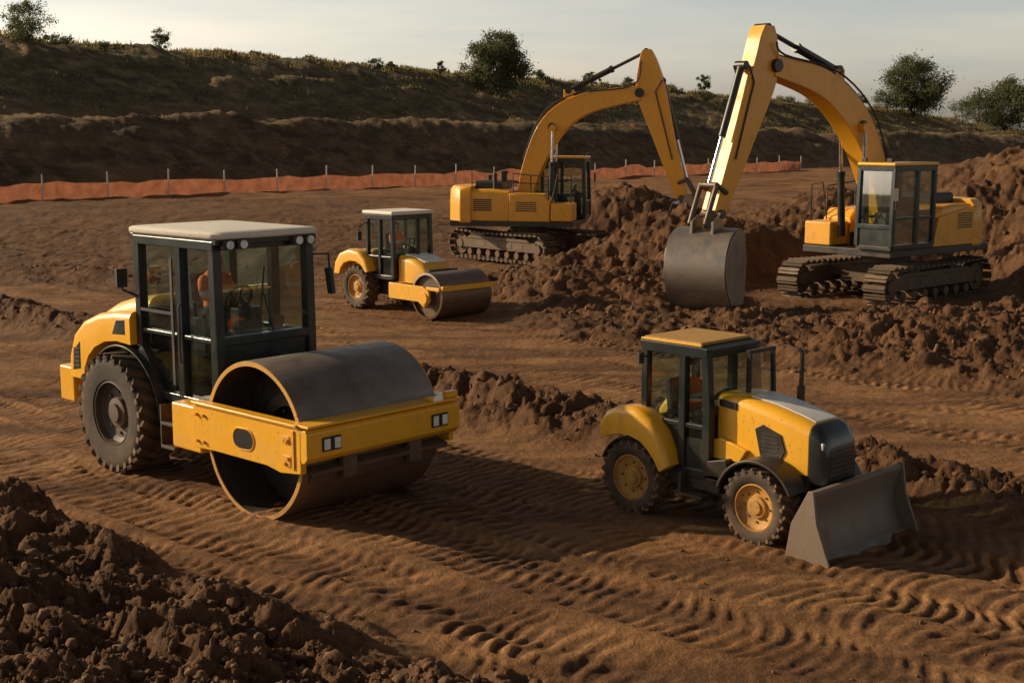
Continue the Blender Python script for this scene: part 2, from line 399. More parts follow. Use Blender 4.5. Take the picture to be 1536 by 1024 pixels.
def wheel(nm,c,Rr,w,side,rim,nl=22,rimr=.55,steer=0,lugh=.05):
    M0=CUR['M']; CUR['M']=M0@Matrix.Translation(c)@Matrix.Rotation(R(steer),4,'Z')
    h=w/2; ri=Rr*rimr
    prof=[(ri,-h*.80),(ri*1.05,-h*.92),(Rr*.80,-h*1.02),(Rr*.90,-h*.97),(Rr*.955,-h*.82),(Rr*.97,0),(Rr*.955,h*.82),(Rr*.90,h*.97),(Rr*.80,h*1.02),(ri*1.05,h*.92),(ri,h*.80)]
    add('tyre'+nm,lathe(prof,(0,0,0),56,True),RUB,ang=50)
    gs=[]
    for i in range(nl):
        for sd in (-1,1):
            a=2*math.pi*(i+(.5 if sd>0 else 0))/nl+rng.uniform(-.01,.01)
            Mx=Matrix.Rotation(a,4,'Y')@Matrix.Translation((0,sd*h*.48,Rr*.965))@Matrix.Rotation(sd*R(28),4,'Z')
            gs.append(xf(box(-Rr*.055,Rr*.055,-h*.55,h*.55,-lugh,lugh*.8),Mx))
            Mx=Matrix.Rotation(a,4,'Y')@Matrix.Translation((0,sd*h*.97,Rr*.885))@Matrix.Rotation(sd*R(-14),4,'X')
            gs.append(xf(box(-Rr*.05,Rr*.05,-lugh*.5,lugh*.35,-Rr*.065,Rr*.075),Mx))
    add('tread_lugs'+nm,gs,LUG,bevel=.010,segs=2)
    o=side
    rp=[(ri*1.03,o*h*.86),(ri*.97,o*h*.88),(ri*.93,o*h*.60),(ri*.80,o*h*.45),(ri*.50,o*h*.40),(ri*.46,o*h*.62),(ri*.30,o*h*.66),(ri*.28,o*h*.78),(0.001,o*h*.80)]
    add('rim'+nm,[lathe(rp,(0,0,0),40),lathe([(ri*1.02,-o*h*.8),(ri*.9,-o*h*.3),(.001,-o*h*.3)],(0,0,0),32)],rim,ang=30)
    gs=[]
    for i in range(8):
        a=2*math.pi*i/8; x=ri*.65*math.cos(a); z=ri*.65*math.sin(a)
        gs.append(cyl((x,o*h*.38,z),(x,o*h*.52,z),ri*.05,n=6))
    add('wheel_bolts'+nm,gs,RIMD)
    CUR['M']=M0

def quad(a,b,c,d): return ([a,b,c,d],[[0,1,2,3]])
def cab(x0,x1,hw_,z0,zs,zd,z1,ch=0,p=.045,yc=0,bx=None,rear=None,paintm=None,fx=0):
    pm=paintm or CABP
    ya=yc-hw_; yb=yc+hw_; gs=[]
    for yy in (ya,yb):
        gs.append(beam([(x1,z0,2*p*1.15),(x1,zs,2*p*1.15),(x1+fx,z1,2*p)],yy-p,yy+p,1))
        gs.append(beam([(x0,z0+ch*1.25,2*p),(x0,z1,2*p)],yy-p,yy+p,1))
        if bx is not None: gs.append(beam([(bx,z0,2*p),(bx,z1,2*p)],yy-p,yy+p,1))
        gs.append(box(x0-p+.002,x1+fx+p-.002,yy-p-.003,yy+p+.003,z1-.07,z1+.05))
        gs.append(beam([(x0,z0+ch*1.25,2*p),(x0+ch,z0,2*p)],yy-p+.002,yy+p-.002,1) if ch else box(x0,x0+.1,yy-p,yy+p,z0,z0+.1))
        gs.append(box(x0+ch,x1-.003,yy-p-.002,yy+p+.002,z0-.05,z0+.06))
        gs.append(box(x0+.003,x1-.003,yy-p*.7,yy+p*.7,zd-.03,zd+.03))
    for xx,zz in ((x1+fx,z1),(x0,z1),(x1,zs)):
        gs.append(box(xx-p-.004,xx+p+.004,ya+.002,yb-.002,zz-.065,zz+.045))
    gs.append(box(x1-.03,x1+.025,ya,yb,z0,zs))
    gs.append(box(x0-.03,x0+.025,ya,yb,z0+ch,(rear or zd)))
    gs.append(box(x0+ch,x1-.02,ya+.01,yb-.01,z0-.04,z0+.02))
    add('cab_frame',gs,pm,bevel=.014)
    G=[]
    for yy in (ya,yb):
        if ch: poly=[(x0,z0+ch*1.25),(x0+ch,z0),(x1,z0),(x1,zs),(x1+fx,z1),(x0,z1)]
        else: poly=[(x0,z0),(x1,z0),(x1,zs),(x1+fx,z1),(x0,z1)]
        G.append(([(q[0],yy,q[1]) for q in poly],[list(range(len(poly)))]))
    G.append(quad((x1,ya,zs),(x1,yb,zs),(x1+fx,yb,z1),(x1+fx,ya,z1)))
    G.append(quad((x0,ya,rear or zd),(x0,yb,rear or zd),(x0,yb,z1),(x0,ya,z1)))
    add('cab_glass',G,GLASS,smooth=False)
def interior(x,y,z,s=1.0):
    add('seat',[box(x-.28*s,x+.26*s,y-.25*s,y+.25*s,z-.14*s,z-.02*s),cbox((x-.27*s,y,z+.30*s),(.12*s,.42*s,.62*s),(0,-8,0)),box(x-.15,x+.15,y-.16,y+.16,z-.5*s,z-.14*s),
        box(x-.2*s,x+.3*s,y-.36*s,y-.28*s,z+.12*s,z+.2*s)],SEAT,bevel=.03,segs=3)
    M0=CUR['M']; CUR['M']=M0@Matrix.Translation((x+.50*s,y,z+.33*s))@Matrix.Rotation(R(-62),4,'Y')
    M1=Matrix.Rotation(R(90),4,'X')
    tor=lathe([(.19+.018*math.cos(a*math.pi/4),.018*math.sin(a*math.pi/4)) for a in range(8)],(0,0,0),28,True)
    add('steering_wheel',[xf(tor,M1),cbox((0,0,0),(.36,.03,.02)),cyl((0,0,0),(0,0,-.45),.035)],PLA)
    CUR['M']=M0
    add('console',[box(x+.55*s,x+.75*s,y-.18*s,y+.18*s,z-.5*s,z+.24*s),box(x-.1*s,x+.35*s,y-.42*s,y-.37*s,z-.4*s,z+.1*s)],PLA,bevel=.02)

def skin_obj(name,verts,edges,radii,mat,parent):
    me=bpy.data.meshes.new(name); me.from_pydata(verts,edges,[]); me.materials.append(mat)
    ob=bpy.data.objects.new(name,me); scene.collection.objects.link(ob); ob.parent=parent
    ob.modifiers.new('Skin','SKIN').use_smooth_shade=True
    for i,r in enumerate(radii):
        sv=me.skin_vertices[0].data[i]; sv.radius=(r,r) if not isinstance(r,tuple) else r
        sv.use_root=(i==0)
    ss=ob.modifiers.new('Sub','SUBSURF'); ss.levels=1; ss.render_levels=1
    return ob
def driver(veh,loc,s=1.0,look=0):
    e=bpy.data.objects.new('driver',None); scene.collection.objects.link(e)
    Mv=Matrix.Translation(veh.location)@Matrix.Rotation(veh.rotation_euler.z,4,'Z')@Matrix.Translation(loc)@Matrix.Scale(s,4)
    e.matrix_world=Mv
    V=[(0,0,.08),(0,0,.24),(-.03,0,.44),(-.03,0,.58),(-.01,0,.67)]; E=[(0,1),(1,2),(2,3),(3,4)]; Rd=[(.13,.16),(.14,.17),(.14,.20),(.10,.13),.055]
    for sd in (-1,1):
        o=len(V)
        V+=[(-.03,sd*.19,.54),(.10,sd*.25,.32),(.34,sd*.17,.36)]; Rd+=[.07,.055,.038]; E+=[(3,o),(o,o+1),(o+1,o+2)]
        V+=[(.05,sd*.10,.07),(.44,sd*.15,.12),(.50,sd*.15,-.30),(.62,sd*.16,-.35)]; Rd+=[.09,.066,.045,.04]; E+=[(0,o+3),(o+3,o+4),(o+4,o+5),(o+5,o+6)]
    skin_obj('work_clothes',V,E,Rd,CLOTH,e)
    P0=CUR['p'];M0=CUR['M']; CUR['p']=e
    CUR['M']=Matrix.Translation((.0,0,.79))@Matrix.Rotation(R(look),4,'Z')
    bm=bmesh.new(); bmesh.ops.create_uvsphere(bm,u_segments=20,v_segments=16,radius=1)
    for v in bm.verts:
        z=v.co.z; k=1-.25*max(0,-z)**1.5
        v.co=Vector((v.co.x*.098*k+(.012 if z<-.2 and v.co.x>0 else 0),v.co.y*.077*k,z*.118))
        if v.co.x>.08 and abs(v.co.y)<.02 and -.035<v.co.z<.01: v.co.x+=.022
    gh=([tuple(v.co) for v in bm.verts],[[v.index for v in f.verts] for f in bm.faces]); bm.free()
    ears=[cbox((0,sd*.078,-.005),(.035,.014,.055)) for sd in (-1,1)]
    add('head',[gh]+ears+[cyl((-.01,0,-.16),(0,0,-.05),.05)],SKIN,ang=80)
    hv=[(p[0]*1.07-.012,p[1]*1.09,p[2]*1.07+.006) for p in gh[0]]
    hf=[f for f in gh[1] if (sum(hv[i][2] for i in f)/len(f)>.045 or (sum(hv[i][0] for i in f)/len(f)<-.02 and sum(hv[i][2] for i in f)/len(f)>-.05))]
    add('hair',(hv,hf),HAIR,ang=80)
    add('eyes',[cbox((.088,sd*.03,.012),(.012,.022,.01)) for sd in (-1,1)]+[cbox((.092,0,-.058),(.01,.04,.008))],HAIR)
    CUR['M']=Matrix.Identity(4); hs=[]
    for sd in (-1,1):
        w=Vector((.35,sd*.165,.36)); hs.append(cbox(w+Vector((.045,0,.005)),(.09,.075,.03),(0,-15,0)))
        for k,l in enumerate((.055,.065,.06,.048)):
            b=w+Vector((.085,sd*(-.03+.02*k),.015)); hs.append(tube([b,b+Vector((l*.6,0,.006)),b+Vector((l*.8,0,-.02)),b+Vector((l*.55,0,-.045))],.009,6,2))
        b=w+Vector((.03,-sd*.035,.0)); hs.append(tube([b,b+Vector((.03,-sd*.02,.0)),b+Vector((.06,-sd*.015,-.015))],.011,6,2))
    add('hands',hs,SKIN,bevel=.004,ang=60)
    CUR['p']=P0;CUR['M']=M0
    return e

# ------------------------------------------------------------------ big road roller
def big_roller():
    v=root('road_roller',(-4.52,17.84,-.03),-43)
    for sd,nm in ((-1,'_right'),(1,'_left')):
        wheel(nm,(-.06,sd*.76,.80),.80,.58,sd,RIMD,nl=26,lugh=.030,rimr=.53)
    add('rear_axle',[cyl((-.06,-.6,.8),(-.06,.6,.8),.16),box(-.35,.35,-.4,.4,.55,1.1)],BLK,bevel=.02)
    rings=[ringx(-1.50,.50,1.15,1.42,.10,taper=.03),ringx(-1.44,.56,1.05,1.62,.16,taper=.04),ringx(-1.30,.60,1.0,1.83,.2,taper=.05),ringx(-1.05,.63,1.0,2.02,.22,taper=.06),ringx(-.7,.65,1.0,2.17,.22,taper=.07),ringx(-.25,.66,1.0,2.28,.2,taper=.08),ringx(.24,.66,1.0,2.34,.18,taper=.08)]
    add('engine_hood',loft(rings),YEL,bevel=.02,ang=40)
    for sd in (-1,1):
        ya,yb=(-.86,-.60) if sd<0 else (.60,.86)
        add('wheel_arch',arc_strip(-.06,.80,.86,.03,2,150,ya,yb,20),BLK,bevel=.01)
        outer=[(-1.42,1.12),(-1.40,1.42),(-1.26,1.72),(-1.0,1.92),(-.6,2.06),(-.15,2.13),(.22,2.15)]
        inner=[(-1.00,1.12),(-.97,1.28),(-.86,1.46),(-.68,1.60),(-.42,1.70),(-.12,1.74),(.22,1.72)]
        add('hood_side_panel',pod(outer,inner,min(sd*.60,sd*.86),max(sd*.60,sd*.86),.10),YEL,ang=50)
        add('hood_vent',[prism([(-.22,1.82),(-.10,2.02),(.10,2.04),(.10,1.84)],sd*.845,sd*.866)],BLK,bevel=.008)
        add('hood_vent_rear',[prism([(-1.27,1.22),(-1.24,1.50),(-1.06,1.64),(-1.07,1.26)],sd*.845,sd*.866)],BLK,bevel=.008)
        add('hood_louvers',[cbox((-1.16,sd*.869,1.29+.06*i),(.15,.010,.016)) for i in range(5)],PLA)
    add('rear_bumper',[box(-1.82,-1.42,-.78,.78,.72,1.22),box(-1.5,-1.1,-.62,.62,.6,1.05)],YEL,bevel=.035,segs=3)
    add('tail_lamp',[box(-1.845,-1.822,sd*.62-.09,sd*.62+.09,1.0,1.1) for sd in (-1,1)],REDL)
    add('chassis',[box(-1.2,1.3,-.46,.46,.50,1.06),box(.9,1.75,-.30,.30,.45,1.0),box(.62,1.30,-.70,.70,.72,1.08)],BLK,bevel=.02)
    add('step_ladder',[box(.98,1.28,-.94,-.70,.50,.54),box(.98,1.28,-.94,-.70,.80,.84),box(.96,.99,-.93,-.70,.5,1.05)],PLA,bevel=.006)
    cab(.28,1.95,.70,1.12,1.93,1.92,3.10,ch=.46,p=.062,bx=1.22,rear=2.2,fx=-.02)
    add('cab_door_rail',[beam([(1.10,1.30,.05),(1.10,2.9,.05)],-.785,-.766,1),tube([(1.31,-.80,1.6),(1.31,-.82,1.65),(1.31,-.82,2.3),(1.31,-.80,2.35)],.014),box(.36,1.15,-.772,-.762,2.18,2.22)],PLA)
    def rslab(z,e):
        pts=[];x0,x1,h=.12-e,2.10+e,.80+e; r=.12
        for cx,cy,a0 in ((x1-r,h-r,0),(x0+r,h-r,90),(x0+r,-h+r,180),(x1-r,-h+r,270)):
            for i in range(5): a=R(a0+22.5*i); pts.append((cx+r*math.cos(a),cy+r*math.sin(a),z))
        return pts
    add('cab_roof',loft([rslab(3.17,-.02),rslab(3.19,0),rslab(3.235,0),rslab(3.255,-.03),rslab(3.265,-.12)]),CREAM,ang=50)
    add('cab_roof_underside',box(.16,2.06,-.76,.76,3.10,3.168),CABP,bevel=.01)
    hl=[];hb=[]
    for yy in (-.60,-.40,.44,.62):
        hb.append(cbox((2.06,yy,3.105),(.12,.17,.12))); hl.append(cyl((2.122,yy,3.105),(2.135,yy,3.105),.052,n=16))
    add('work_light_housing',hb,PLA,bevel=.02); add('work_light_lens',hl,LAMP)
    add('wiper',[tube([(2.0,.1,1.98),(2.0,-.05,2.5)],.01),tube([(2.0,-.09,2.25),(2.0,-.02,2.8)],.012)],PLA)
    add('mirror_right',[tube([(.28,-.75,2.35),(.22,-.94,2.45),(.22,-.94,2.6)],.018),cbox((.22,-.95,2.60),(.06,.15,.24))],PLA,bevel=.012)
    add('mirror_left',[tube([(1.95,.76,2.9),(2.05,.96,2.9),(2.05,.98,2.6)],.016),cbox((2.05,.98,2.55),(.10,.06,.34),(8,0,0))],PLA,bevel=.012)
    interior(.92,0,2.02)
    add('dashboard',[box(1.66,1.88,-.40,.45,1.3,1.92),cbox((1.74,.35,2.06),(.06,.22,.16),(0,20,0))],PLA,bevel=.03)
    add('yoke_block',[box(1.40,2.02,-1.04,-.30,.60,1.17),box(1.40,2.02,.30,1.04,.60,1.17),box(1.42,1.80,-.3,.3,.66,1.12)],YEL,bevel=.03)
    Rd=.93; c=(3.08,0,Rd)
    add('drum_shell',lathe([(Rd-.055,-1.03),(Rd-.012,-1.03),(Rd,-1.018),(Rd,1.018),(Rd-.012,1.03),(Rd-.055,1.03)],c,96,False),DRUM,ang=50)
    DI=simple('drum_interior',(.05,.036,.026),.8)
    add('drum_interior',[lathe([(Rd-.052,-1.028),(Rd-.052,-.42),(.5,-.40),(.5,-.52),(.34,-.54),(.34,-.40),(.001,-.40)],c,64),lathe([(Rd-.052,1.028),(Rd-.052,.42),(.001,.40)],c,64)],DI,ang=40)
    add('drum_rim',[lathe([(Rd-.058,s*1.026),(Rd-.058,s*1.040),(Rd-.006,s*1.040),(Rd-.006,s*1.026)],c,96,True) for s in (-1,1)],RIMY,ang=40)
    add('drum_hub',[cyl((3.08,-1.09,Rd),(3.08,-.45,Rd),.16,n=24),cyl((3.08,1.09,Rd),(3.08,.45,Rd),.16,n=24)]+[cyl((3.08+.28*math.cos(i*math.pi/4),-.60,Rd+.28*math.sin(i*math.pi/4)),(3.08+.28*math.cos(i*math.pi/4),-.5,Rd+.28*math.sin(i*math.pi/4)),.03,n=6) for i in range(8)],BLK,bevel=.008)
    for s in (-1,1):
        pl=prism([(2.06,.72),(2.06,1.20),(2.11,1.26),(4.07,1.26),(4.12,1.2),(4.12,.74),(3.75,.70),(3.5,.74),(2.5,.74)],s*1.09 if s>0 else -1.17,1.17 if s>0 else -1.09)
        add('frame_side_plate',pl,YEL,bevel=.014)
        add('frame_top_flange',box(2.08,4.08,s*1.13-.075,s*1.13+.075,1.262,1.292),YEL,bevel=.006)
        add('frame_hole_patch',[prism([(3.08+.13*math.cos(a*math.pi/10)+( .06 if math.cos(a*math.pi/10)>0 else -.06),.98+.115*math.sin(a*math.pi/10)) for a in range(20)],s*1.171,s*1.176)],simple('frame_hole_shade',(.008,.006,.005),.95),smooth=False)  # near-black oval laid on the plate, painting the shade of an opening
        add('frame_hole_lip',tube([(3.08+.14*math.cos(a*math.pi/10)+( .06 if math.cos(a*math.pi/10)>0 else -.06),s*1.172,.98+.125*math.sin(a*math.pi/10)) for a in range(21)],.012,6),YELX)
        add('frame_bolt_plates',[box(3.82,3.95,s*1.175-.008,s*1.175+.008,.80,.92),box(3.82,3.93,s*1.175-.008,s*1.175+.008,1.05,1.14)]+[cyl((xx,s*1.17,zz),(xx,s*1.205,zz),.022,n=6) for xx,zz in ((2.16,.82),(2.16,1.14),(2.30,.82),(2.30,1.14),(3.86,.83),(3.91,.89),(3.85,1.09),(3.90,1.09))]+[box(3.98,4.02,s*1.175-.012,s*1.175+.012,.78,1.22)],YELX,bevel=.004)
    add('front_beam',[prism([(4.06,.86),(4.06,1.24),(4.20,1.24),(4.23,1.20),(4.23,.92),(4.17,.86)],-1.165,1.165)],YEL,bevel=.014)
    add('front_beam_shelf',[box(3.98,4.26,-1.17,1.17,1.262,1.294),box(4.12,4.20,.98,1.16,1.296,1.37),box(4.12,4.20,.70,.76,1.296,1.34)],YEL,bevel=.008)
    add('rear_beam',box(2.03,2.12,-1.09,1.09,.80,1.18),YEL,bevel=.014)
    add('scraper_bar',[cbox((4.06,0,.74),(.20,2.06,.05),(0,12,0)),cbox((4.02,0,.64),(.05,1.9,.16),(0,20,0)),box(4.08,4.16,-.6,-.4,.6,.86),box(4.08,4.16,.4,.6,.6,.86)],RUST,bevel=.008)
    add('beam_lamp_housing',[box(4.232,4.25,y-.13,y+.13,.98,1.14) for y in (-.83,.82)],BLK,bevel=.006)
    add('beam_lamp_lens',[box(4.251,4.26,y+o,y+o+.085,1.0,1.12) for y in (-.83,.82) for o in (-.115,.03)],LAMP,bevel=.004)
    driver(v,(.92,0,2.02),1.0,25)
big_roller()

# ------------------------------------------------------------------ small road roller
def small_roller():
    v=root('road_roller',(-3.38,34.3,-.01),-46)
    for sd,nm in ((-1,'_right'),(1,'_left')): wheel(nm,(0,sd*.66,.56),.56,.40,sd,RIMY,nl=18,lugh=.03,rimr=.55)
    rings=[ringx(-.85,.42,.75,1.10,.12),ringx(-.75,.50,.62,1.32,.18),ringx(-.5,.55,.6,1.45,.2),ringx(0,.56,.6,1.5,.2),ringx(.3,.56,.6,1.5,.18)]
    add('engine_hood',loft(rings),YEL,ang=40,bevel=.02)
    for s in (-1,1):
        outer=[(-.92,.85),(-.86,1.15),(-.66,1.38),(-.30,1.50),(.10,1.48),(.40,1.30),(.56,1.0)]
        inner=[(-.66,.85),(-.60,1.0),(-.45,1.14),(-.2,1.21),(.05,1.21),(.28,1.12),(.44,.95)]
        add('rear_fender',pod(outer,inner,min(s*.45,s*.86),max(s*.45,s*.86),.09),YEL,ang=50)
    add('chassis',[box(-.6,1.7,-.4,.4,.38,.75),box(1.2,2.3,-.45,.45,.5,.85)],BLK,bevel=.02)
    cab(.25,1.26,.60,.85,1.35,1.35,2.35,ch=.2,p=.05,bx=.75,fx=-.03)
    add('cab_roof',box(.12,1.33,-.69,.69,2.405,2.50),CREAM,bevel=.035,segs=3)
    interior(.66,0,1.35,.9)
    add('front_hood',loft([ringx(1.33,.50,.75,1.42,.12),ringx(1.8,.50,.75,1.36,.12),ringx(2.15,.48,.75,1.26,.12),ringx(2.3,.44,.75,1.12,.12)]),YEL,bevel=.015,ang=40)
    add('hood_top_panel',prism([(1.40,1.425),(1.82,1.375),(2.14,1.275),(2.14,1.295),(1.82,1.395),(1.40,1.445)],-.33,.33),WHT)
    add('front_grille',[box(2.28,2.46,-.46,.46,.72,1.12)]+[box(2.462,2.472,-.38,.38,.78+.06*i,.80+.06*i) for i in range(5)],BLK,bevel=.02)
    Rd=.56;c=(2.84,-.06,Rd)
    add('drum_shell',lathe([(Rd-.05,-.82),(Rd,-.81),(Rd,.79),(Rd-.05,.80)],c,64),DRUM,ang=50)
    add('drum_end',[lathe([(Rd-.05,s*.815),(Rd-.05,s*.73),(.2,s*.73),(.2,s*.80),(.001,s*.80)],c,40) for s in (-1,1)],RUST)
    for s in (-1,1):
        yy=s*.88-.06
        add('frame_side_plate',prism([(1.52,.42),(1.52,.80),(2.79,.80),(3.03,.68),(3.03,.44),(2.84,.30),(2.64,.42)],yy-.04,yy+.04),YEL,bevel=.012)
        add('frame_hub',cyl((2.84,yy,.52),(2.84,yy+s*.07,.52),.15),YEL,bevel=.01)
        add('frame_front_arm',box(2.92,3.39,yy-.03,yy+.03,.72,.80),YEL,bevel=.01)
    add('frame_cross_beam',[box(1.47,1.65,-.93,.83,.45,.78),box(3.39,3.47,-.91,.81,.72,.84)],YEL,bevel=.012)
    add('mirror',[tube([(.25,-.64,2.2),(.2,-.83,2.1),(.2,-.83,1.9)],.015),cbox((.2,-.84,1.85),(.04,.12,.22))],PLA)
    driver(v,(.66,0,1.35),.92,-20)
small_roller()

# ------------------------------------------------------------------ compact tractor with dozer blade
def tractor():
    v=root('tractor_dozer',(1.87,15.66,-.02),-46)
    for sd in (-1,1):
        n='_right' if sd<0 else '_left'
        wheel('_rear'+n,(0,sd*.54,.44),.44,.30,sd,RIMY,nl=22,lugh=.020,rimr=.60)
        wheel('_front'+n,(1.76,sd*.54,.43),.43,.30,sd,RIMY,nl=22,lugh=.020,rimr=.60,steer=-3)
        outer=[(-.48,.96),(-.47,1.06),(-.38,1.18),(-.18,1.27),(.06,1.28),(.28,1.19),(.43,1.02),(.53,.82),(.58,.68)]
        inner=[(-.40,.86),(-.36,.88),(-.28,.92),(-.14,.95),(.02,.95),(.17,.91),(.30,.82),(.40,.71),(.47,.60)]
        add('rear_fender',pod(outer,inner,min(sd*.36,sd*.72),max(sd*.36,sd*.72),.09),YEL,ang=50)
        add('wheel_liner',arc_strip(0,.44,.47,.02,25,160,min(sd*.38,sd*.66),max(sd*.38,sd*.66),14),BLK)
        add('front_fender',arc_strip(1.76,.43,.49,.035,25,165,min(sd*.36,sd*.70),max(sd*.36,sd*.70),16),BLK,bevel=.012)
        add('front_fender_bracket',[prism([(.98,.62),(.98,.78),(1.24,.84),(1.30,.60)],min(sd*.36,sd*.50),max(sd*.36,sd*.50))],BLK,bevel=.01)
    add('chassis',[box(-.35,.3,-.30,.30,.32,.95),box(.2,2.2,-.24,.24,.36,.74),box(.35,1.15,-.48,.48,.42,.58),cyl((0,-.45,.44),(0,.45,.44),.09),cyl((1.76,-.45,.43),(1.76,.45,.43),.08),box(1.2,2.2,-.32,.32,.6,.85)],BLK,bevel=.015)
    add('step',[box(.62,1.0,-.62,-.46,.36,.39),box(.66,.69,-.60,-.48,.36,.62)],PLA)
    cab(.04,.95,.45,.60,1.35,1.14,2.00,ch=.30,p=.048,bx=.60,fx=-.04)
    add('door_lower_panel',[prism([(.40,.66),(.58,.66),(.58,1.12),(.10,1.12),(.10,.99)],-.467,-.454),prism([(.64,.66),(.92,.66),(.92,1.0),(.64,1.0)],-.467,-.454)],CABP)
    add('cab_roof',[box(0,.84,-.46,.46,2.06,2.10)],ROOFY,bevel=.018,segs=3)
    add('cab_roof_rim',box(-.03,.90,-.50,.50,2.00,2.058),CABP,bevel=.012)
    add('cab_roof_edge_trim',[box(-.02,.86,-.49,-.462,2.06,2.085),box(-.02,.86,.462,.49,2.06,2.085)],YEL,bevel=.006)
    add('roof_visor_post',[beam([(.95,1.35,.05),(1.20,1.4,.05),(1.17,2.00,.04)],.42,.46,1),box(1.15,1.20,-.05,.46,1.97,2.01),box(1.16,1.21,-.05,-.01,1.40,1.98)],BLK)
    add('side_screen',quad((1.19,-.02,1.42),(1.19,.43,1.42),(1.17,.43,1.98),(1.17,-.02,1.98)),GLASS,smooth=False)
    interior(.36,0,1.08,.8)
    rings=[ringx(.99,.33,.80,1.54,.10),ringx(1.3,.34,.80,1.53,.11),ringx(1.7,.35,.80,1.48,.12),ringx(2.05,.34,.80,1.40,.13),ringx(2.2,.33,.80,1.35,.13)]
    add('hood',loft(rings),YEL,bevel=.012,ang=40)
    add('nose_grille',loft([ringx(2.202,.335,.74,1.355,.13),ringx(2.30,.33,.72,1.31,.13),ringx(2.37,.30,.72,1.20,.12),ringx(2.40,.27,.74,1.1,.1)]),CABP,bevel=.01,ang=40)
    add('grille_bars',[cbox((2.40,0,.82+.05*i),(.02,.44,.014)) for i in range(6)],PLA)
    add('hood_top_panel',prism([(1.35,1.527),(1.7,1.485),(2.05,1.405),(2.19,1.36),(2.19,1.375),(2.05,1.42),(1.7,1.50),(1.35,1.542)],-.20,.20),WHT,bevel=.006)
    for s in (-1,1):
        add('hood_vent',[prism([(1.60,.92),(1.52,1.22),(1.62,1.28),(1.86,1.20),(1.92,1.02),(1.85,.90)],s*.345,s*.362),prism([(1.02,1.40),(1.02,1.48),(1.26,1.46),(1.26,1.38)],s*.335,s*.356)],BLK,bevel=.006)
        add('hood_vent_mesh',[cbox((1.72,s*.366,.96+.045*i),(.22,.006,.012)) for i in range(6)],PLA)
        add('side_fairing',prism([(.97,.80),(.97,1.02),(1.10,1.05),(1.45,.96),(1.35,.80)],min(s*.34,s*.40),max(s*.34,s*.40)),YEL,bevel=.02)
        add('headlamp',[box(2.28,2.36,min(s*.22,s*.31),max(s*.22,s*.31),1.10,1.18)],LAMP,bevel=.01)
    add('exhaust',[cyl((1.62,.36,1.25),(1.62,.36,1.95),.026),cyl((1.62,.36,1.35),(1.62,.36,1.62),.045),tube([(1.62,.36,1.93),(1.62,.36,1.99),(1.58,.36,2.03)],.026)],BLK)
    add('mirror',[tube([(.10,-.49,1.86),(.08,-.60,1.89)],.012),cbox((.08,-.62,1.86),(.05,.09,.13)),tube([(.9,.49,1.9),(.95,.62,1.9)],.012),cbox((.95,.64,1.85),(.04,.1,.15))],PLA,bevel=.008)
    bp=[(2.64,0.0,.035),(2.52,.14,.035),(2.46,.34,.035),(2.46,.52,.035),(2.53,.73,.035)]
    y0,y1=-.74,1.00
    add('dozer_blade',beam(bp,y0,y1,4),BLADE,ang=60)
    add('blade_cutting_edge',[cbox((2.64,(y0+y1)/2,.03),(.16,y1-y0+.01,.028),(0,35,0))],BUCK,bevel=.004)
    ep=[(2.24,.03),(2.30,.40),(2.50,.78),(2.56,.78),(2.61,.45),(2.78,.03),(2.74,-.01),(2.28,-.01)]
    add('blade_end_plate',[prism(ep,y0-.035,y0-.002),prism(ep,y1+.002,y1+.035)],BLADE,bevel=.006)
    add('blade_top_bar',[box(2.48,2.545,y0,y1,.715,.765),box(2.38,2.46,y0+.02,y1-.02,.22,.34)]+[prism([(2.32,.1),(2.36,.6),(2.48,.72),(2.44,.34),(2.48,.1)],yy-.015,yy+.015) for yy in (-.4,.1,.6)],BLADE,bevel=.005)
    add('blade_arms',[beam([(1.5,.45,.14),(2.1,.40,.14),(2.42,.28,.12)],yy-.04,yy+.04,2) for yy in (-.26,.26)]+[cyl((2.05,0,.75),(2.41,0,.55),.04)],BLK,bevel=.01)
    driver(v,(.36,0,1.08),.80,10)
tractor()

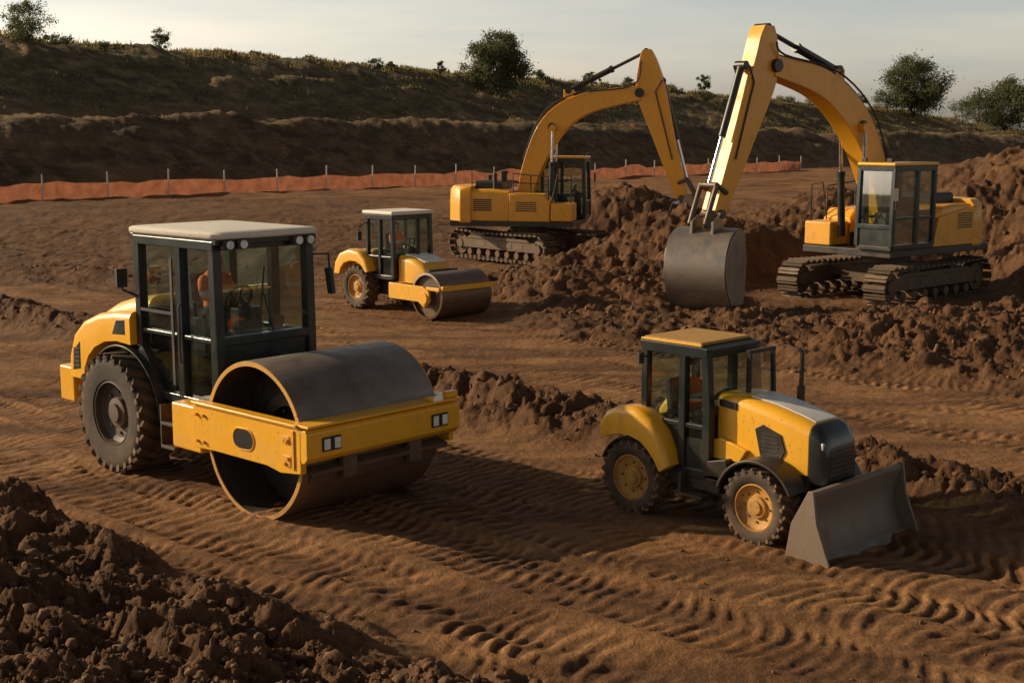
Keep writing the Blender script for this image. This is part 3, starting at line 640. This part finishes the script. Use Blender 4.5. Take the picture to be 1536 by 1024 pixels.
# ------------------------------------------------------------------ excavators
def excavator(loc,tyaw,uyaw,boom,arm,buck_pos,buck_yaw,buck_pitch,armcyl,bscale=1.0,vs=1.0,cyo=.42):
    v=root('excavator',loc,tyaw); v.scale=(vs,vs,vs)
    Lh=2.05; r=.46; zc=.50
    for s in (-1,1):
        yc=s*1.28; w=.62
        per=4*Lh+2*math.pi*r; n=46; gs=[];gr=[]
        for i in range(n):
            d=per*i/n
            if d<2*Lh: px,pz,a=-Lh+d,zc+r,0
            elif d<2*Lh+math.pi*r:
                th=(d-2*Lh)/r; px,pz,a=Lh+r*math.sin(th),zc+r*math.cos(th),th
            elif d<4*Lh+math.pi*r: px,pz,a=Lh-(d-2*Lh-math.pi*r),zc-r,math.pi
            else:
                th=(d-4*Lh-math.pi*r)/r; px,pz,a=-Lh-r*math.sin(th),zc-r*math.cos(th),math.pi+th
            sag=-.035*math.sin(math.pi*(px+Lh)/(2*Lh)) if (a==0) else 0
            Mx=Matrix.Translation((px,yc,pz+sag))@Matrix.Rotation(a,4,'Y')
            gs.append(xf(box(-.088,.088,-w/2,w/2,-.02,.02),Mx)); gs.append(xf(box(-.02,.02,-w/2,w/2,.02,.062),Mx))
            gr.append(xf(box(-.075,.075,-.12,.12,-.07,-.021),Mx))
        add('track_shoes',gs,TRK,bevel=.006,segs=1); add('track_chain',gr,RUST)
        fr=[box(-Lh+.1,Lh-.1,yc-.17,yc+.17,.38,.70),prism([(-1.7,.70),(-1.5,.80),(1.5,.80),(1.7,.70)],yc-.2,yc+.2)]
        for i in range(7):
            x=-1.5+.5*i; fr.append(cyl((x,yc-.19,.24),(x,yc+.19,.24),.12,n=16))
        for x in (-.8,.8): fr.append(cyl((x,yc-.14,.84),(x,yc+.14,.84),.07,n=12))
        fr+= [lathe([(.001,-.20),(.16,-.20),(.17,-.12),(.33,-.10),(.36,-.14),(.36,.14),(.33,.10),(.17,.12),(.16,.20),(.001,.20)],(x,yc,zc),24) for x in (-Lh,Lh)]
        add('track_frame',fr,RUST,bevel=.012)
        add('track_frame_covers',[box(x-.22,x+.22,yc+s*.172,yc+s*.18,.46,.64) for x in (-.9,-.2,.5,1.1)],TRK)
    add('undercarriage',[box(-.9,.9,-1.2,1.2,.55,.85),prism([(-1.4,.5),(-.8,.9),(.8,.9),(1.4,.5)],-.5,.5),cyl((0,0,.8),(0,0,1.16),.62,n=36)],RUST,bevel=.02)
    CUR['M']=Matrix.Rotation(R(uyaw-tyaw),4,'Z')
    add('revolving_frame',[box(-2.5,1.75,-1.35,1.35,1.18,1.36),box(-.2,1.0,-.45,.45,1.36,1.7)],BLK,bevel=.02)
    def cw(z,e):
        pts=[(-1.75,-1.38+e,z)]
        for i in range(13):
            a=R(-62+124*i/12); pts.append((-1.75-.15-(1.22-e)*math.cos(a)*1.0+.35,(1.42-e)*math.sin(a)/math.sin(R(62))*.98,z))
        pts.append((-1.75,1.38-e,z)); return pts
    add('counterweight',loft([cw(1.22,.10),cw(1.34,0),cw(1.9,0),cw(2.38,.02),cw(2.52,.12)]),YELX,bevel=.03,segs=3,ang=45)
    add('engine_cover',[loft([ringx(-1.9,1.30,1.36,2.42,.14),ringx(-1.0,1.30,1.36,2.42,.14),ringx(-.45,1.28,1.36,2.36,.14)])],YELX,bevel=.02,ang=40)
    add('engine_top',[loft([ringx(-1.75,.75,2.40,2.68,.1),ringx(-.8,.75,2.40,2.68,.1)]),cyl((-1.0,-.95,2.4),(-1.0,-.95,2.95),.07)],PLA,bevel=.02)
    add('right_side_box',[loft([ringx(-.43,.44,1.36,2.30,.10,yc=-.90),ringx(.75,.44,1.36,2.28,.10,yc=-.90),ringx(.95,.44,1.36,2.05,.10,yc=-.90)])],YELX,bevel=.02,ang=40)
    add('tool_box',[box(.98,1.72,-1.34,-.50,1.37,1.98)],YELX,bevel=.05,segs=3)
    add('side_skirt_left',[prism([(-1.9,1.37),(-1.9,2.38),(-.2,2.10),(.02,1.37)],1.29,1.37),prism([(-.45,1.37),(-.45,2.30),(.04,2.1),(.04,1.37)],.50,1.28)],YELX,bevel=.02)
    add('cooling_louvers',[box(-1.68,-1.05,1.371,1.385,1.80+.06*i,1.83+.06*i) for i in range(7)]+[box(-1.68,-1.05,-1.318,-1.303,1.70+.07*i,1.74+.07*i) for i in range(6)]+[box(-.2,.5,-1.355,-1.342,1.7+.07*i,1.73+.07*i) for i in range(5)],BLK)
    rails=[tube([(.9,-1.28,2.0),(.9,-1.28,2.85),(-.3,-1.28,2.95),(-.3,-1.28,2.3)],.022,sub=0),tube([(.3,-1.28,2.3),(.3,-1.28,2.9)],.02),tube([(-.3,-1.28,2.65),(.9,-1.28,2.6)],.016),tube([(-1.1,-.6,2.6),(-1.1,-.6,3.05),(-1.9,-.6,3.05),(-1.9,-.6,2.5)],.02),tube([(1.65,-1.2,1.98),(1.65,-1.2,2.9),(1.2,-1.2,2.95),(1.0,-1.2,2.0)],.02)]
    add('handrails',rails,PLA)
    add('air_cleaner',[cyl((-.8,-.5,2.66),(-.8,-.5,2.95),.12),cyl((-.8,-.5,2.95),(-.8,-.5,3.02),.17),cyl((-1.5,.3,2.66),(-1.5,.3,2.85),.08)],PLA)
    cab(.14,1.82,.50,1.45,1.95,2.15,3.36,p=.055,yc=.90,bx=.85,fx=-.04,rear=2.3)
    add('cab_base',box(.10,1.86,.38,1.42,1.36,1.47),BLK,bevel=.02)
    add('cab_roof',[box(.02,1.86,.34,1.46,3.42,3.50)],YEL,bevel=.035,segs=3)
    add('cab_roof_rim',box(.05,1.84,.36,1.44,3.37,3.418),BLK)
    add('cab_lamp',[cbox((1.78,.5,3.56),(.08,.14,.1)),cbox((1.78,1.25,3.56),(.08,.14,.1))],PLA,bevel=.01)
    interior(.85,.90,2.02)
    add('cab_mirror',[tube([(1.80,1.42,2.3),(1.98,1.6,2.4),(1.98,1.6,2.8)],.016),cbox((1.98,1.6,2.75),(.04,.16,.3))],PLA)
    add('boom',beam(boom,-.26,.26,6),YELX,bevel=.02,ang=40)
    m=boom[2]; f=boom[0]; e=boom[-1]
    add('boom_pivot',[cyl((f[0],-.42,f[1]),(f[0],.42,f[1]),.14),cyl((e[0],-.33,e[1]),(e[0],.33,e[1]),.15),cyl((m[0],-.34,m[1]),(m[0],.34,m[1]),.12)],BLK,bevel=.01)
    for s in (-1,1):
        a=Vector((f[0]+.95,s*.36,1.62)); b=Vector((m[0]+.05,s*.36,m[1]-.05)); d=b-a
        add('boom_cylinder',[cyl(a,a+d*.58,.095),cyl(a+d*.56,a+d*.60,.11)],BLK); add('boom_cylinder_rod',cyl(a+d*.58,b,.05),CHR)
        add('boom_cylinder_eye',[cyl((b[0],s*.27,b[2]),(b[0],s*.42,b[2]),.11)],YELX)
    add('arm',beam(arm,-.21,.21,6),YELX,bevel=.018,ang=40)
    a=Vector((armcyl[0][0],0,armcyl[0][1])); b=Vector((armcyl[1][0],0,armcyl[1][1])); d=b-a
    add('arm_cylinder',[cyl(a,a+d*.55,.10),cyl(a+d*.53,a+d*.57,.12),cyl(a+Vector((0,-.15,0)),a+Vector((0,.15,0)),.12),cyl(b+Vector((0,-.2,0)),b+Vector((0,.2,0)),.10)],BLK); add('arm_cylinder_rod',cyl(a+d*.55,b,.055),PLA)
    add('arm_cylinder_bracket',[cbox(a+Vector((0,0,-.12)),(.35,.3,.3))],YELX,bevel=.02)
    hz=[]
    for yy in (-.12,0,.12,-.30,.30):
        P=[]
        for p in boom[1:]:
            P.append(Vector((p[0]-p[2]*.35-.06,yy,p[1]+p[2]*.40+.05)))
        P.append(Vector((armcyl[1][0]-.15,yy,armcyl[1][1]-.35+.1*abs(yy)))); hz.append(tube(P,.026,6,5))
    add('hydraulic_hoses',hz,PLA)
    at=Vector((arm[0][0],0,arm[0][1])); ab=Vector((arm[-1][0],0,arm[-1][1])); dr=(ab-at).normalized(); out=Vector((-dr.z,0,dr.x))
    if out.x<0: out=-out
    a=at+dr*1.1+out*cyo; link=ab-dr*.55+out*(cyo+.03)
    dd=link-a
    add('bucket_cylinder',[cyl(a,a+dd*.6,.085),cyl(a+Vector((0,-.15,0)),a+Vector((0,.15,0)),.1)],BLK); add('bucket_cylinder_rod',cyl(a+dd*.6,link,.05),CHR)
    add('arm_side_pipes',[tube([a+Vector((0,yy,0)),a-out*.3+dr*.3+Vector((0,yy,0)),ab-dr*1.3+Vector((0,yy,0))],.022,6) for yy in (-.235,.235)],PLA)
    kn=Vector((buck_pos[0],0,buck_pos[1]))
    bk=CUR['M']@Matrix.Translation(kn)@Matrix.Rotation(R(buck_yaw),4,'Z')@Matrix.Rotation(R(buck_pitch),4,'Y')@Matrix.Scale(bscale,4)
    add('bucket_linkage',[cyl(link+Vector((0,-.26,0)),link+Vector((0,.26,0)),.07),cyl(ab+Vector((0,-.3,0)),ab+Vector((0,.3,0)),.10)]+[g for y in (-.24,.24) for g in (cyl(link+Vector((0,y,0)),ab-dr*.5+Vector((0,y,0)),.06),cyl(link+Vector((0,y,0)),kn+out*.42+Vector((0,y,-.05)),.06))]+[cyl(ab+Vector((0,0,.1)),kn+Vector((0,0,-.2)),.15)],TRK,bevel=.01)
    M0=CUR['M']; CUR['M']=bk
    prof=[(-.30,-.12),(-.05,-.02),(.30,-.03),(.62,-.18),(.86,-.48),(.95,-.90),(.86,-1.32),(.60,-1.68),(.20,-1.95),(-.05,-2.05)]
    hw_=.72
    add('bucket',[beam([(p[0],p[1],.05) for p in prof],-hw_,hw_,3)],BUCK,ang=60)
    sp=[(p[0]*.985,p[1]) for p in prof]+[(-.28,-1.5),(-.42,-.8)]
    add('bucket_sides',[prism(sp,-hw_-.03,-hw_+.005),prism(sp,hw_-.005,hw_+.03)],BUCK,bevel=.008)
    add('bucket_ears',[prism([(-.2,-.05),(-.15,.25),(.05,.30),(.45,.2),(.5,-.1)],y-.03,y+.03) for y in (-.25,.25)],BUCK,bevel=.01)
    add('bucket_teeth',[prism([(.02,-1.95),(.02,-2.03),(-.28,-2.20),(-.30,-2.17)],y-.06,y+.06) for y in (-.62,-.31,0,.31,.62)]+[box(-.1,.14,-.7,.7,-2.06,-2.0)],TRK,bevel=.01)
    CUR['M']=M0
excavator((.62,46.0,.12),-50,-13,
   [(-.15,2.0,.50),(.10,3.1,.66),(.80,4.50,.84),(1.9,5.25,.70),(3.75,5.60,.48)],
   [(3.95,7.00,.30),(4.02,6.5,.66),(4.15,5.6,.98),(4.60,4.1,.72),(5.20,2.15,.36)],
   (5.35,2.0),20,10,((1.35,5.70),(3.95,6.95)),cyo=.28)
excavator((10.25,36.4,-.02),-138,-141,
   [(.50,1.95,.50),(.72,3.0,.66),(1.60,4.40,.80),(3.0,5.35,.68),(4.90,5.75,.48)],
   [(5.12,6.65,.32),(5.14,6.3,.62),(5.24,5.55,.88),(5.85,4.15,.66),(6.65,2.40,.38)],
   (6.78,2.08),22,4,((2.4,5.72),(5.14,6.6)),1.0,1.05,.36)

# ------------------------------------------------------------------ safety fence
def fence():
    root('safety_fence',(0,0,0),0)
    A=Vector((-33,86)); D=Vector((.677,.736)); posts=[]
    V=[];Fc=[]
    t=-45.0; T=[]
    while t<100: T.append(t); t+=1.2
    P=np.array([[A.x+D.x*t,A.y+D.y*t] for t in T]); zz=terrain(P[:,0],P[:,1])[0]
    for i,t in enumerate(T):
        sag=.06*math.sin(i*1.57)+random.uniform(-.02,.02)
        V+=[(P[i,0],P[i,1],zz[i]+.02),(P[i,0],P[i,1],zz[i]+1.08+sag)]
        if i: Fc.append([2*i-2,2*i,2*i+1,2*i-1])
        if i%4==0:
            h=1.75+random.uniform(-.1,.1); lean=random.uniform(-.05,.05)
            posts.append(cyl((P[i,0]+.1,P[i,1]-.1,zz[i]-.2),(P[i,0]+.1+lean,P[i,1]-.1,zz[i]+h),.055,n=8))
    NET=simple('orange_netting',(.44,.165,.085),.8,sc=1.5,var=.3,trans=.3)
    add('netting',(V,Fc),NET)
    add('posts',posts,simple('fence_post',(.6,.53,.45),.7))
fence()

# ------------------------------------------------------------------ vegetation
def leaf_mat(name,a,b):
    m,nt,bs=newmat(name)
    tc=nd(nt,'ShaderNodeTexCoord').outputs['Object']
    n=noiz(nt,tc,.9,4,.7)
    nt.links.new(mx(nt,mr(nt,n,.35,.65),C(*a),C(*b)),bs.inputs['Base Color']); bs.inputs['Roughness'].default_value=.7
    bs.inputs['Specular IOR Level'].default_value=.2
    tr=nd(nt,'ShaderNodeBsdfTranslucent',{'Color':C(b[0]*1.3,b[1]*1.3,b[2])})
    ms=nd(nt,'ShaderNodeMixShader',{0:.35,1:bs.outputs[0],2:tr.outputs[0]}); nt.links.new(ms.outputs[0],nt.nodes['Material Output'].inputs[0])
    return m
LEAF=leaf_mat('foliage',(.085,.098,.048),(.12,.12,.064)); BARK=simple('bark',(.07,.05,.035),.9)  # leaf colour lightened to suggest haze over the far trees
GRS=leaf_mat('dry_grass',(.11,.095,.040),(.27,.205,.095))
def raw_mesh(name,V,Fq,mat,parent=None):
    me=bpy.data.meshes.new(name); me.from_pydata(V.tolist(),[],Fq.tolist()); me.materials.append(mat); me.update()
    ob=bpy.data.objects.new(name,me); scene.collection.objects.link(ob)
    if parent: ob.parent=parent
    return ob
def tree(name,x,y,H,W,seed,trunk=.2,leaf=.22,ncl=60,per=110,lean=0):
    rs=np.random.RandomState(seed); z=tz(x,y)-.1
    v=root(name,(x,y,z),0)
    gs=[]
    th=H*trunk
    gs.append(tube([(0,0,0),(rs.uniform(-.05,.05)*H,0,th*.6),(rs.uniform(-.05,.05)*H+lean,0,th*1.6)],H*.028,8,4,taper=H*.014))
    for i in range(9):
        a=rs.uniform(0,6.28); z0=th*rs.uniform(.5,1.4); r=W*.5*rs.uniform(.5,.9); z1=H*rs.uniform(.45,.9)
        p=[(0,0,z0),(r*.4*math.cos(a),r*.4*math.sin(a),z0+(z1-z0)*.5),(r*math.cos(a),r*math.sin(a),z1)]
        gs.append(tube(p,H*.012,5,3,taper=H*.003))
    add('trunk',gs,BARK)
    cl=[]
    for i in range(ncl):
        while True:
            p=rs.uniform(-1,1,3)
            if np.linalg.norm(p)<1: break
        p=p/np.linalg.norm(p)*rs.uniform(.3,1)**.7
        zc=th+(H-th)*(.5+.5*p[2]); rad=W*.5*(1-.25*max(0,p[2])-.1*abs(p[2]))
        lump=1+.18*math.sin(3*math.atan2(p[1],p[0])+seed)+.16*rs.uniform(-1,1)
        cl.append((p[0]*rad*lump+lean*(.5+.5*p[2]),p[1]*rad*lump,zc,W*rs.uniform(.05,.11)))
    V=[]
    for c in cl:
        k=int(per*rs.uniform(.6,1.3)); d=rs.normal(0,1,(k,3)); d*=np.array([1,1,.8]); ctr=np.array(c[:3])+d*c[3]*.75
        ctr[:,2]=np.maximum(ctr[:,2],.05)
        a=rs.normal(0,1,(k,3)); a/=np.linalg.norm(a,axis=1)[:,None]; b=np.cross(a,rs.normal(0,1,(k,3))); b/=np.linalg.norm(b,axis=1)[:,None]
        L=leaf*rs.uniform(.6,1.3,(k,1))
        V.append(np.stack([ctr-a*L,ctr+b*L*.45,ctr+a*L,ctr-b*L*.45],1))
    V=np.concatenate(V).reshape(-1,3); Fq=np.arange(len(V)).reshape(-1,4)
    raw_mesh('foliage',V,Fq,LEAF,v)
def on_crest(u,q=42):
    k=u; y=(q+24.29+58.22)/(.677-.736*k); return k*y,y
tree('tree',*on_crest(-.0115,33.5),8.2,8.0,3,.03,.15,140,190)
x,y=on_crest(.297,36); tree('tree',x,y,11.5,12.5,11,.02,.22,130,190)
x,y=on_crest(.364,37); tree('tree',x,y,12.0,13.0,12,.02,.24,120,190)
tree('bush',*on_crest(-.355,39),3.7,4.8,21,.05,.10,60,120)
tree('bush',*on_crest(-.258,40),2.5,2.3,22,.1,.09,28,90)
for i,(u_,h_,w_) in enumerate(((-.100,1.3,2.8),(-.052,1.7,1.5),(.058,2.0,2.6),(.141,3.0,2.6),(-.335,1.3,3.5),(.225,2.2,4.2),(.255,2.4,4),(.335,5.0,8),(.118,1.2,3),(-.09,1.0,1.6),(.40,9,12),(.345,7,9),(.275,3.5,6),(.20,1.4,5),(-.30,.9,2.6),(-.19,.9,2.0),(-.15,.8,2.4),(.02,1.2,2.2),(.085,1.5,2.6),(.17,1.6,3.2),(-.225,.7,2.2),(.24,3.2,4))):
    x,y=on_crest(u_,40+(0 if h_>3.5 else 0)); tree('bush',x,y,h_,w_,30+i,.03,.085*max(1,h_**.45),22,90)
def grass():
    N=90000
    t=rng.uniform(-60,270,N); q=np.where(rng.rand(N)<.5,rng.normal(40.5,2.2,N),rng.uniform(20,42,N))
    x=-33+.677*t-.736*q; y=86+.736*t+.677*q
    cl=fbm(x*.25,y*.25,3,91); keep=(cl+rng.uniform(-.3,.3,N)>.0)
    x=x[keep];y=y[keep];q=q[keep]; z=terrain(x,y)[0]; k=len(x)
    h=np.where(q>37,rng.uniform(.15,.6,k),rng.uniform(.08,.30,k)); tall=(rng.rand(k)<.01)&(q>38); h[tall]*=1.7
    a=rng.uniform(0,6.28,k); w=.05+.05*rng.rand(k); w[~tall]*=1.6
    b0=np.stack([x-np.cos(a)*w,y-np.sin(a)*w,z-.05],1); b1=np.stack([x+np.cos(a)*w,y+np.sin(a)*w,z-.05],1)
    tp=np.stack([x+rng.normal(0,.25,k)*h,y+rng.normal(0,.25,k)*h,z+h],1)
    V=np.stack([b0,b1,tp],1).reshape(-1,3); raw_mesh('grass',V,np.arange(len(V)).reshape(-1,3),GRS)
grass()

def clods():
    bm=bmesh.new(); bmesh.ops.create_icosphere(bm,subdivisions=2,radius=1); bv=np.array([v.co[:] for v in bm.verts]); bf=np.array([[v.index for v in f.verts] for f in bm.faces]); bm.free()
    N=38000
    y=8.5+36*rng.rand(N)**1.7; x=rng.uniform(-1,1,N)*(.48*y+1)
    z,rm,gm,cm,qq,bb=terrain(x,y)
    keep=(rng.rand(N)<rm*.5+.04)
    x=x[keep];y=y[keep];z=z[keep]; rm=rm[keep]; k=len(x)
    s=(.007+.036*rng.rand(k)**5)*(1+.022*y)*(.45+.75*rm)
    nz=1+.42*rng.uniform(-1,1,(k,len(bv)))
    dirs=rng.normal(0,1,(k,3)); dirs/=np.linalg.norm(dirs,axis=1)[:,None]
    nz*=1-.45*np.clip(np.einsum('vi,ki->kv',bv,dirs),0,1)
    P=bv[None]*nz[:,:,None]*s[:,None,None]*rng.uniform(.5,1.4,(k,1,3))
    P+=np.stack([x,y,z+s*.05],1)[:,None,:]
    Fq=(bf[None]+(np.arange(k)*len(bv))[:,None,None]).reshape(-1,3); V=P.reshape(-1,3)
    me=bpy.data.meshes.new('dirt_clods')
    me.vertices.add(len(V)); me.vertices.foreach_set('co',V.ravel().astype(np.float32))
    me.loops.add(Fq.size); me.loops.foreach_set('vertex_index',Fq.ravel().astype(np.int32))
    me.polygons.add(len(Fq)); me.polygons.foreach_set('loop_start',(np.arange(len(Fq))*3).astype(np.int32)); me.update(calc_edges=True)
    me.materials.append(simple('clod_soil',(.13,.062,.028),.95,sc=6,var=.45))
    ob=bpy.data.objects.new('dirt_clods',me); scene.collection.objects.link(ob)
clods()

# ------------------------------------------------------------------ light, sky, camera
sd=Vector((-.96,.28,0)).normalized(); el=R(24)
sv=Vector((sd.x*math.cos(el),sd.y*math.cos(el),math.sin(el)))
sl=bpy.data.lights.new('sun','SUN'); sl.energy=5.0; sl.angle=R(.6); sl.color=(1,.81,.54)
so=bpy.data.objects.new('sun',sl); scene.collection.objects.link(so); so.rotation_euler=sv.to_track_quat('Z','Y').to_euler(); so.location=(-30,20,30)
w=bpy.data.worlds.new('World'); scene.world=w; w.use_nodes=True; nt=w.node_tree
bg=nt.nodes['Background']
sky=nt.nodes.new('ShaderNodeTexSky'); sky.sky_type='NISHITA'; sky.sun_disc=False; sky.sun_elevation=el; sky.sun_rotation=math.atan2(sd.x,sd.y)
sky.air_density=1.2; sky.dust_density=3.0; sky.ozone_density=1.0
tcw=nd(nt,'ShaderNodeTexCoord').outputs['Generated']
mpw=nd(nt,'ShaderNodeMapping',{'Vector':tcw,'Scale':(1.6,1.6,14)}).outputs[0]
cn=noiz(nt,mpw,2.2,7,.55)
hsv=nd(nt,'ShaderNodeHueSaturation',{'Saturation':.40,'Value':1.0,'Color':sky.outputs[0]}).outputs[0]
col=mx(nt,mr(nt,cn,.38,.66,.0,1),mx(nt,1.0,hsv,C(.86,.86,.87),'MULTIPLY'),mx(nt,1.0,hsv,C(1.07,1.0,.92),'MULTIPLY'))
zz=nd(nt,'ShaderNodeSeparateXYZ',{0:tcw}).outputs['Z']; zz=mt(nt,'MAXIMUM',zz,0.)
haze=mt(nt,'ADD',mt(nt,'MULTIPLY',mt(nt,'POWER',2.718,mt(nt,'MULTIPLY',zz,-6.5)),3.3),.42)
hz=nd(nt,'ShaderNodeCombineXYZ',{0:haze,1:haze,2:haze}).outputs[0]
col=mx(nt,1.0,col,hz,'MULTIPLY')
nt.links.new(col,bg.inputs[0]); bg.inputs[1].default_value=.092
cam=bpy.data.cameras.new('camera'); cam.lens=46.875; cam.sensor_width=36; cam.clip_end=8000; cam.clip_start=.1
co_=bpy.data.objects.new('camera',cam); scene.collection.objects.link(co_); co_.location=(0,0,4.4); co_.rotation_euler=(R(90-8.87),0,0)
scene.camera=co_
scene.view_settings.view_transform='Standard'; scene.view_settings.look='None'; scene.view_settings.exposure=0
